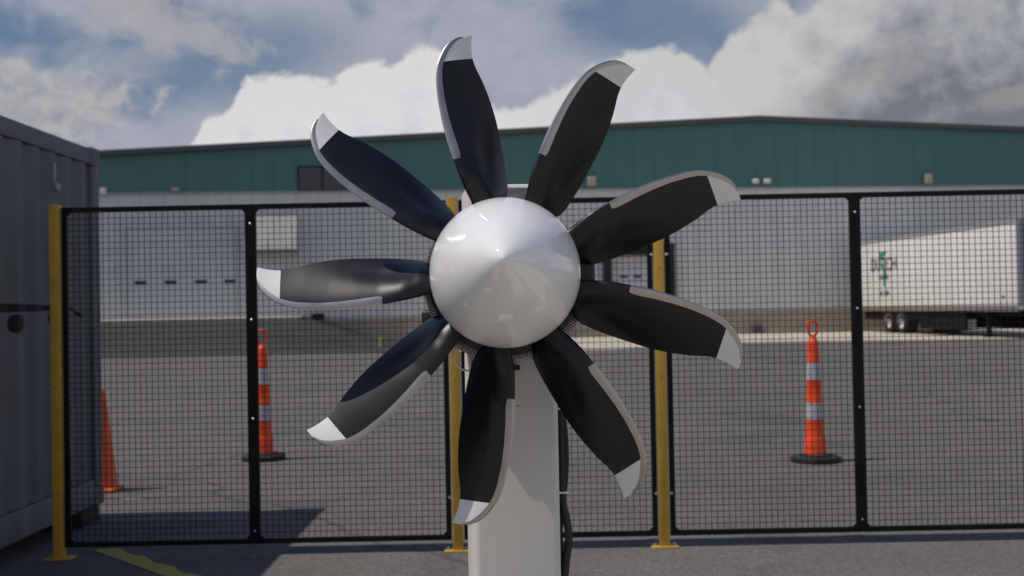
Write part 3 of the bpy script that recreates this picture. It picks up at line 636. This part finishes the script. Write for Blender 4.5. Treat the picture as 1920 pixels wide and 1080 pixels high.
# ------------------------------------------------------------------ motor and column that carry the propeller
ST = empty('motor_stand', (-.0105, 3.1, 0), 'white square steel column carrying the motor behind the propeller', 'stand')
inv = Matrix.Translation((-ST.location)).to_4x4()
CW = .225; cz1 = 1.665; yaw = math.radians(6.0)
mb = MB(); rad = .020; h = CW / 2; rings_c = []
for z, d in ((.013, 0), (cz1 - .012, 0), (cz1 - .0085, .0012), (cz1 - .0045, .0040), (cz1 - .0015, .0075), (cz1, .012)):
    ring = []
    for cx, cy, a0 in ((h - rad, h - rad, 0), (-h + rad, h - rad, 90), (-h + rad, -h + rad, 180), (h - rad, -h + rad, 270)):
        for q in range(8): a = math.radians(a0 + 90 * q / 7); ring.append((cx + (rad - d) * math.cos(a), cy + (rad - d) * math.sin(a), z))
    rings_c.append(ring); mb.v += ring
for k in range(len(rings_c) - 1):
    for q in range(32): q2 = (q + 1) % 32; mb.f.append((k * 32 + q, k * 32 + q2, (k + 1) * 32 + q2, (k + 1) * 32 + q))
mb.f.append(tuple(range(31, -1, -1))); mb.f.append(tuple(5 * 32 + q for q in range(32)))
co = mb.build('column', col_white, ST, smooth=True, angle=50); co.rotation_euler.z = yaw
MB().box(-.2, .2, -.2, .2, 0, .0125).build('base_plate', col_white, ST, bevel=.003)
MB().box(-h + .012, h - .012, -h - .005, -h - .001, cz1 - .16, cz1 - .011).build('shaded_face_plate', mat('shaded_face_grey', (.40, .39, .40), .5, noise_amt=.08, noise_scale=14, bump=.4, bump_scale=40), co)  # grey sheet paints in the shade on the column's upper front face
# motor: drum with a ring of fine fins, sharing the propeller's axis
mo = bpy.data.objects.new('motor', None)
mm = inv @ PM
mot = MB().lathe([(.10, -.30), (.186, -.29), (.190, -.27), (.190, -.125), (.180, -.118), (.06, -.118)], 72, mm).build('motor', motor_black, ST, smooth=True)
mb = MB(); nf = 190
for i in range(nf):
    a = 2 * math.pi * i / nf; r4 = mm @ Matrix.Translation((0, -.006, 0)) @ Matrix.Rotation(a, 4, 'Z'); mb.box(.18, .2025, -.0013, .0013, -.195, -.135, r4)
mb.build('cooling_fin_ring', fin_metal, mot)
MB().lathe([(.184, -.225), (.197, -.225), (.197, -.20), (.184, -.20)], 72, mm).build('retaining_ring', grey_metal, mot, smooth=True)
r4 = mm
MB().box(.10, .219, -.035, .050, -.26, -.110, mm).build('terminal_box', motor_black, mot, bevel=.012)
MB().box(-.212, -.13, -.115, -.07, -.26, -.18, mm).build('terminal_box', motor_black, mot, bevel=.01)
MB().box(-.08, .08, -.08, .08, -.34, -.295, mm).build('motor_flange', grey_metal, mot)
def W2S(p): return tuple(Vector(p) - ST.location)
MB().box(*(lambda p: (p[0] - .012, p[0] + .012, p[1], p[1] + .02, p[2] - .006, p[2] + .006))(W2S((.004, 2.955, 1.198)))).build('sensor_block', rubber, ST)
MB().box(*(lambda p: (p[0] - .016, p[0] + .003, p[1], p[1] + .012, p[2], p[2] + .035))(W2S((.004, 2.962, 1.206)))).build('sensor_bracket', grey_metal, ST)
MB().lathe([(.0022, 0), (.0022, .002)], 8, Matrix.Translation(W2S((.010, 2.983, 1.10))) @ Matrix.Rotation(math.pi / 2, 4, 'X')).build('screw', rubber, ST)
def cab(name, pts, r, m): return MB().tube([W2S(p) for p in subdiv_path(pts, 6)], r, 12).build(name, m, ST, smooth=True)
cab('power_cable', [(.108, 3.09, 1.17), (.118, 3.06, 1.10), (.119, 3.05, 1.04), (.121, 3.05, .95), (.120, 3.05, .87), (.127, 3.05, .80), (.133, 3.05, .75), (.122, 3.06, .66), (.112, 3.07, .52), (.11, 3.08, .2)], .0085, cable_black)
cab('power_cable', [(.112, 3.09, 1.17), (.124, 3.06, 1.08), (.131, 3.06, 1.02), (.132, 3.06, .94), (.125, 3.06, .865), (.115, 3.06, .80), (.112, 3.06, .74), (.120, 3.07, .66), (.13, 3.07, .5), (.12, 3.08, .2)], .0075, cable_black)
cab('power_cable', [(.110, 3.10, 1.14), (.117, 3.09, 1.08), (.126, 3.08, .99), (.127, 3.08, .90), (.118, 3.08, .865), (.133, 3.08, .80), (.139, 3.08, .74), (.128, 3.08, .66), (.115, 3.08, .5), (.115, 3.09, .2)], .007, cable_black)
for z, w_ in ((1.085, .028), (.868, .030)):
    MB().box(*(lambda p: (p[0], p[0] + w_, p[1], p[1] + .045, p[2] - .0022, p[2] + .0022))(W2S((.108, 3.040, z)))).build('cable_tie', cable_white, ST)
for z in (1.09, .86): MB().box(*(lambda p: (p[0], p[0] + .012, p[1], p[1] + .03, p[2] - .03, p[2] + .01))(W2S((.104, 3.07, z)))).build('cable_bracket', grey_metal, ST)
cab('sensor_wire', [(-.10, 2.975, 1.275), (-.135, 2.965, 1.262), (-.150, 2.955, 1.24), (-.148, 2.955, 1.215), (-.130, 2.96, 1.196), (-.105, 2.965, 1.192), (-.09, 2.975, 1.198)], .0028, cable_white)
cab('sensor_wire', [(-.150, 2.955, 1.247), (-.135, 2.955, 1.246), (-.125, 2.955, 1.248), (-.122, 2.96, 1.258)], .0018, cable_white)
for dx in (0, .010, .021): cab('sensor_wire', [(-.118 + dx, 2.968, 1.29), (-.114 + dx * 1.3, 2.962, 1.24), (-.110 + dx * 1.6, 2.962, 1.20), (-.098 + dx * 1.2, 2.966, 1.15)], .0032, cable_white)
cab('sensor_wire', [(-.085, 2.966, 1.27), (-.075, 2.962, 1.23), (-.062, 2.966, 1.18)], .003, cable_black)
